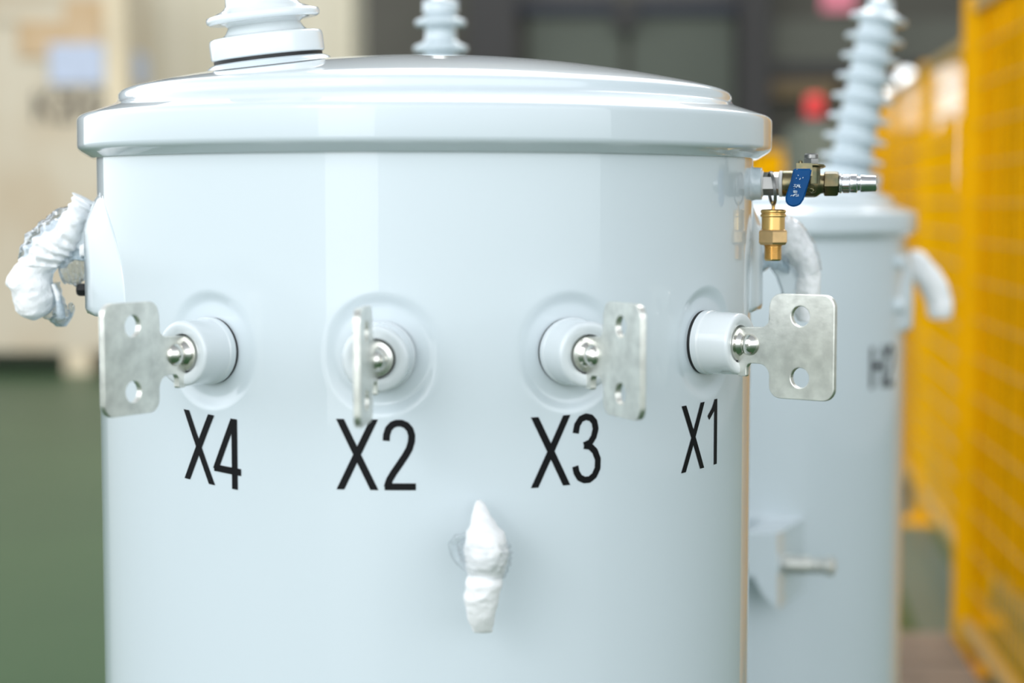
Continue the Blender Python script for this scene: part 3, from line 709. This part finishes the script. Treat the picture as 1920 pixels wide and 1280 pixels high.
# ------------------------------------------------------------------ hall
def struct(name, bm, m, smooth=False):
    o = obj(name, bm, m, None, smooth); o['kind'] = 'structure'; return o
struct('floor', box(bmesh.new(), (0, 8, -.05), (60, 46, .1)), 'floor_green')
MH = Matrix.Translation(EYE * 1.0) @ Matrix.Rotation(-YAW, 4, 'Z'); MH.translation.z = 0   # x right, y ahead
DW = 20.0
def hx(px, d=DW): return (px - 960) / F * d
def hbox(name, x0, x1, z0, z1, d, th, m, kind=True):
    o = obj(name, box(bmesh.new(), ((x0 + x1) / 2, d, (z0 + z1) / 2), (x1 - x0, th, z1 - z0), MH), m, None, False)
    if kind: o['kind'] = 'structure'
    return o
hbox('wall_back', -14, 14, 0, 8.8, DW + .1, .2, 'wall_grey')
HZ = lambda py, d=DW: PX(960, py, d).z
hbox('wall_back', hx(1440), hx(2200), HZ(118), HZ(38), DW - .05, .1, 'wall_light')
hbox('window_1', hx(990), hx(1165), HZ(330), HZ(32), DW - .06, .06, 'panel_green')
hbox('window_2', hx(1180), hx(1370), HZ(330), HZ(32), DW - .06, .06, 'panel_green')
hbox('trim_1', hx(880), hx(968), 0, 6.5, DW - .25, .3, 'dark_steel')
hbox('trim_2', hx(1376), hx(1432), 0, 6.5, DW - .25, .3, 'dark_steel')
hbox('trim_3', hx(960), hx(1400), HZ(28), HZ(6), DW - .15, .1, 'navy_steel')
hbox('trim_4', hx(1150), hx(1185), HZ(60), HZ(6), DW - .2, .1, 'dark_steel')
hbox('trim_5', hx(1430), hx(2200), HZ(150), HZ(120), DW - .15, .12, 'dark_steel')
hbox('trim_6', hx(1432), hx(1560), HZ(185), HZ(152), DW - .15, .12, 'tan_beam')
hbox('wall_back', hx(640), hx(880), HZ(400), HZ(12), DW - .04, .1, 'wall_grey')
# daylit windows low in the back wall at right
hbox('window_3', hx(1735), hx(1812), HZ(345), HZ(128), DW - .2, .05, 'window_light')
hbox('window_4', hx(1640), hx(1722), HZ(240), HZ(160), DW - .2, .05, 'window_light')
hbox('wall_right', 6.2, 6.4, 0, 6.5, 9.0, 22, 'wall_pale')
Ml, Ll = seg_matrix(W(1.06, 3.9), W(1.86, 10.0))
struct('lit_floor_band', box(bmesh.new(), (Ll / 2, .02, .001), (Ll, .17, .004), Ml), 'lit_floor_green')  # lit floor beside the shadow, painted as a paler strip
# round lamps far behind
for px, py, rr, lab in ((1700, 148, 17, 'round white lamp above the far fence rail'), (1645, 180, 21, 'round white lamp right of the tall ribbed bushing, lower of two')):
    p = PX(px, py, 14.0 if px == 1700 else 14.5)
    t = thing('work_lamp', lab, 'lamp', (p.x, p.y, 0), group=None)
    obj('lamp_head', lathe(bmesh.new(), rounded([(.02, -.08), (rr * 14 / F * .8, -.05, .02), (rr * 14 / F, 0, .01), (rr * 14 / F * .9, .003)], 3), frame(p, -FW), 32), 'grey_metal', t)
    obj('lens', lathe(bmesh.new(), [(rr * 14 / F * .9, .004), (rr * 14 / F * .85, .012), (0, .016)], frame(p, -FW), 32), 'lamp_light', t)
    obj('pole', lathe(bmesh.new(), [(.02, 0), (.02, p.z)], Matrix.Translation((p.x, p.y + .07, 0)), 12), 'grey_metal', t)
    obj('base', lathe(bmesh.new(), [(.08, 0), (.08, .02), (.03, .04)], Matrix.Translation((p.x, p.y + .07, 0)), 20), 'grey_metal', t)
# machine with a red beacon, yellow cabinet
p = W(rx(1518, 7.6), 7.6, 0)
mc = thing('machine', 'pale green machine topped by a red beacon behind the tall ribbed bushing', 'machine', p)
MM = Matrix.Translation(p) @ Matrix.Rotation(-YAW, 4, 'Z')
zt = zy(232, 7.6)
obj('housing', box(bmesh.new(), (.03, .2, zt / 2), (.17, .4, zt), MM, .02), 'machine_green', mc)
obj('beacon_pole', lathe(bmesh.new(), [(.02, zt - .01), (.02, zt + .04)], MM @ Matrix.Translation((.02, .05, 0)), 16), 'grey_metal', mc)
obj('beacon', lathe(bmesh.new(), rounded([(.040, zt + .03), (.042, zt + .09, .02), (.034, zt + .12, .02), (0, zt + .125)], 4), MM @ Matrix.Translation((.02, .05, 0)), 24), 'red_lens', mc, label='red beacon')
p = W(rx(1470, 8.4), 8.4, 0)
yc = thing('cabinet', 'yellow cabinet behind the lid edge of the front transformer', 'cabinet', p)
MM = Matrix.Translation(p) @ Matrix.Rotation(-YAW, 4, 'Z')
zc = zy(282, 8.4)
obj('body', box(bmesh.new(), (0, .25, zc / 2), (.26, .5, zc), MM, .02), 'yellow_paint', yc)
obj('door', box(bmesh.new(), (0, -.008, zc / 2), (.20, .016, zc - .2), MM, .004), 'yellow_sheet', yc)
obj('cap', box(bmesh.new(), (0, .25, zc + .015), (.30, .54, .03), MM, .005), 'rail_paint', yc)
p = PX(1572, -8, 12.0)
sg = thing('hanging_sign', 'pinkish red sign high above the tall ribbed bushing', 'sign', (p.x, p.y, p.z))
MS = Matrix.Translation((p.x, p.y, p.z)) @ Matrix.Rotation(-YAW, 4, 'Z')
obj('board', box(bmesh.new(), (0, 0, 0), (.22, .02, .20), MS, .003), 'sign_pink', sg)
for s in (-1, 1): obj('hanger', lathe(bmesh.new(), [(.006, .09), (.006, 2.2)], MS @ Matrix.Translation((s * .08, 0, 0)), 8), 'grey_metal', sg)
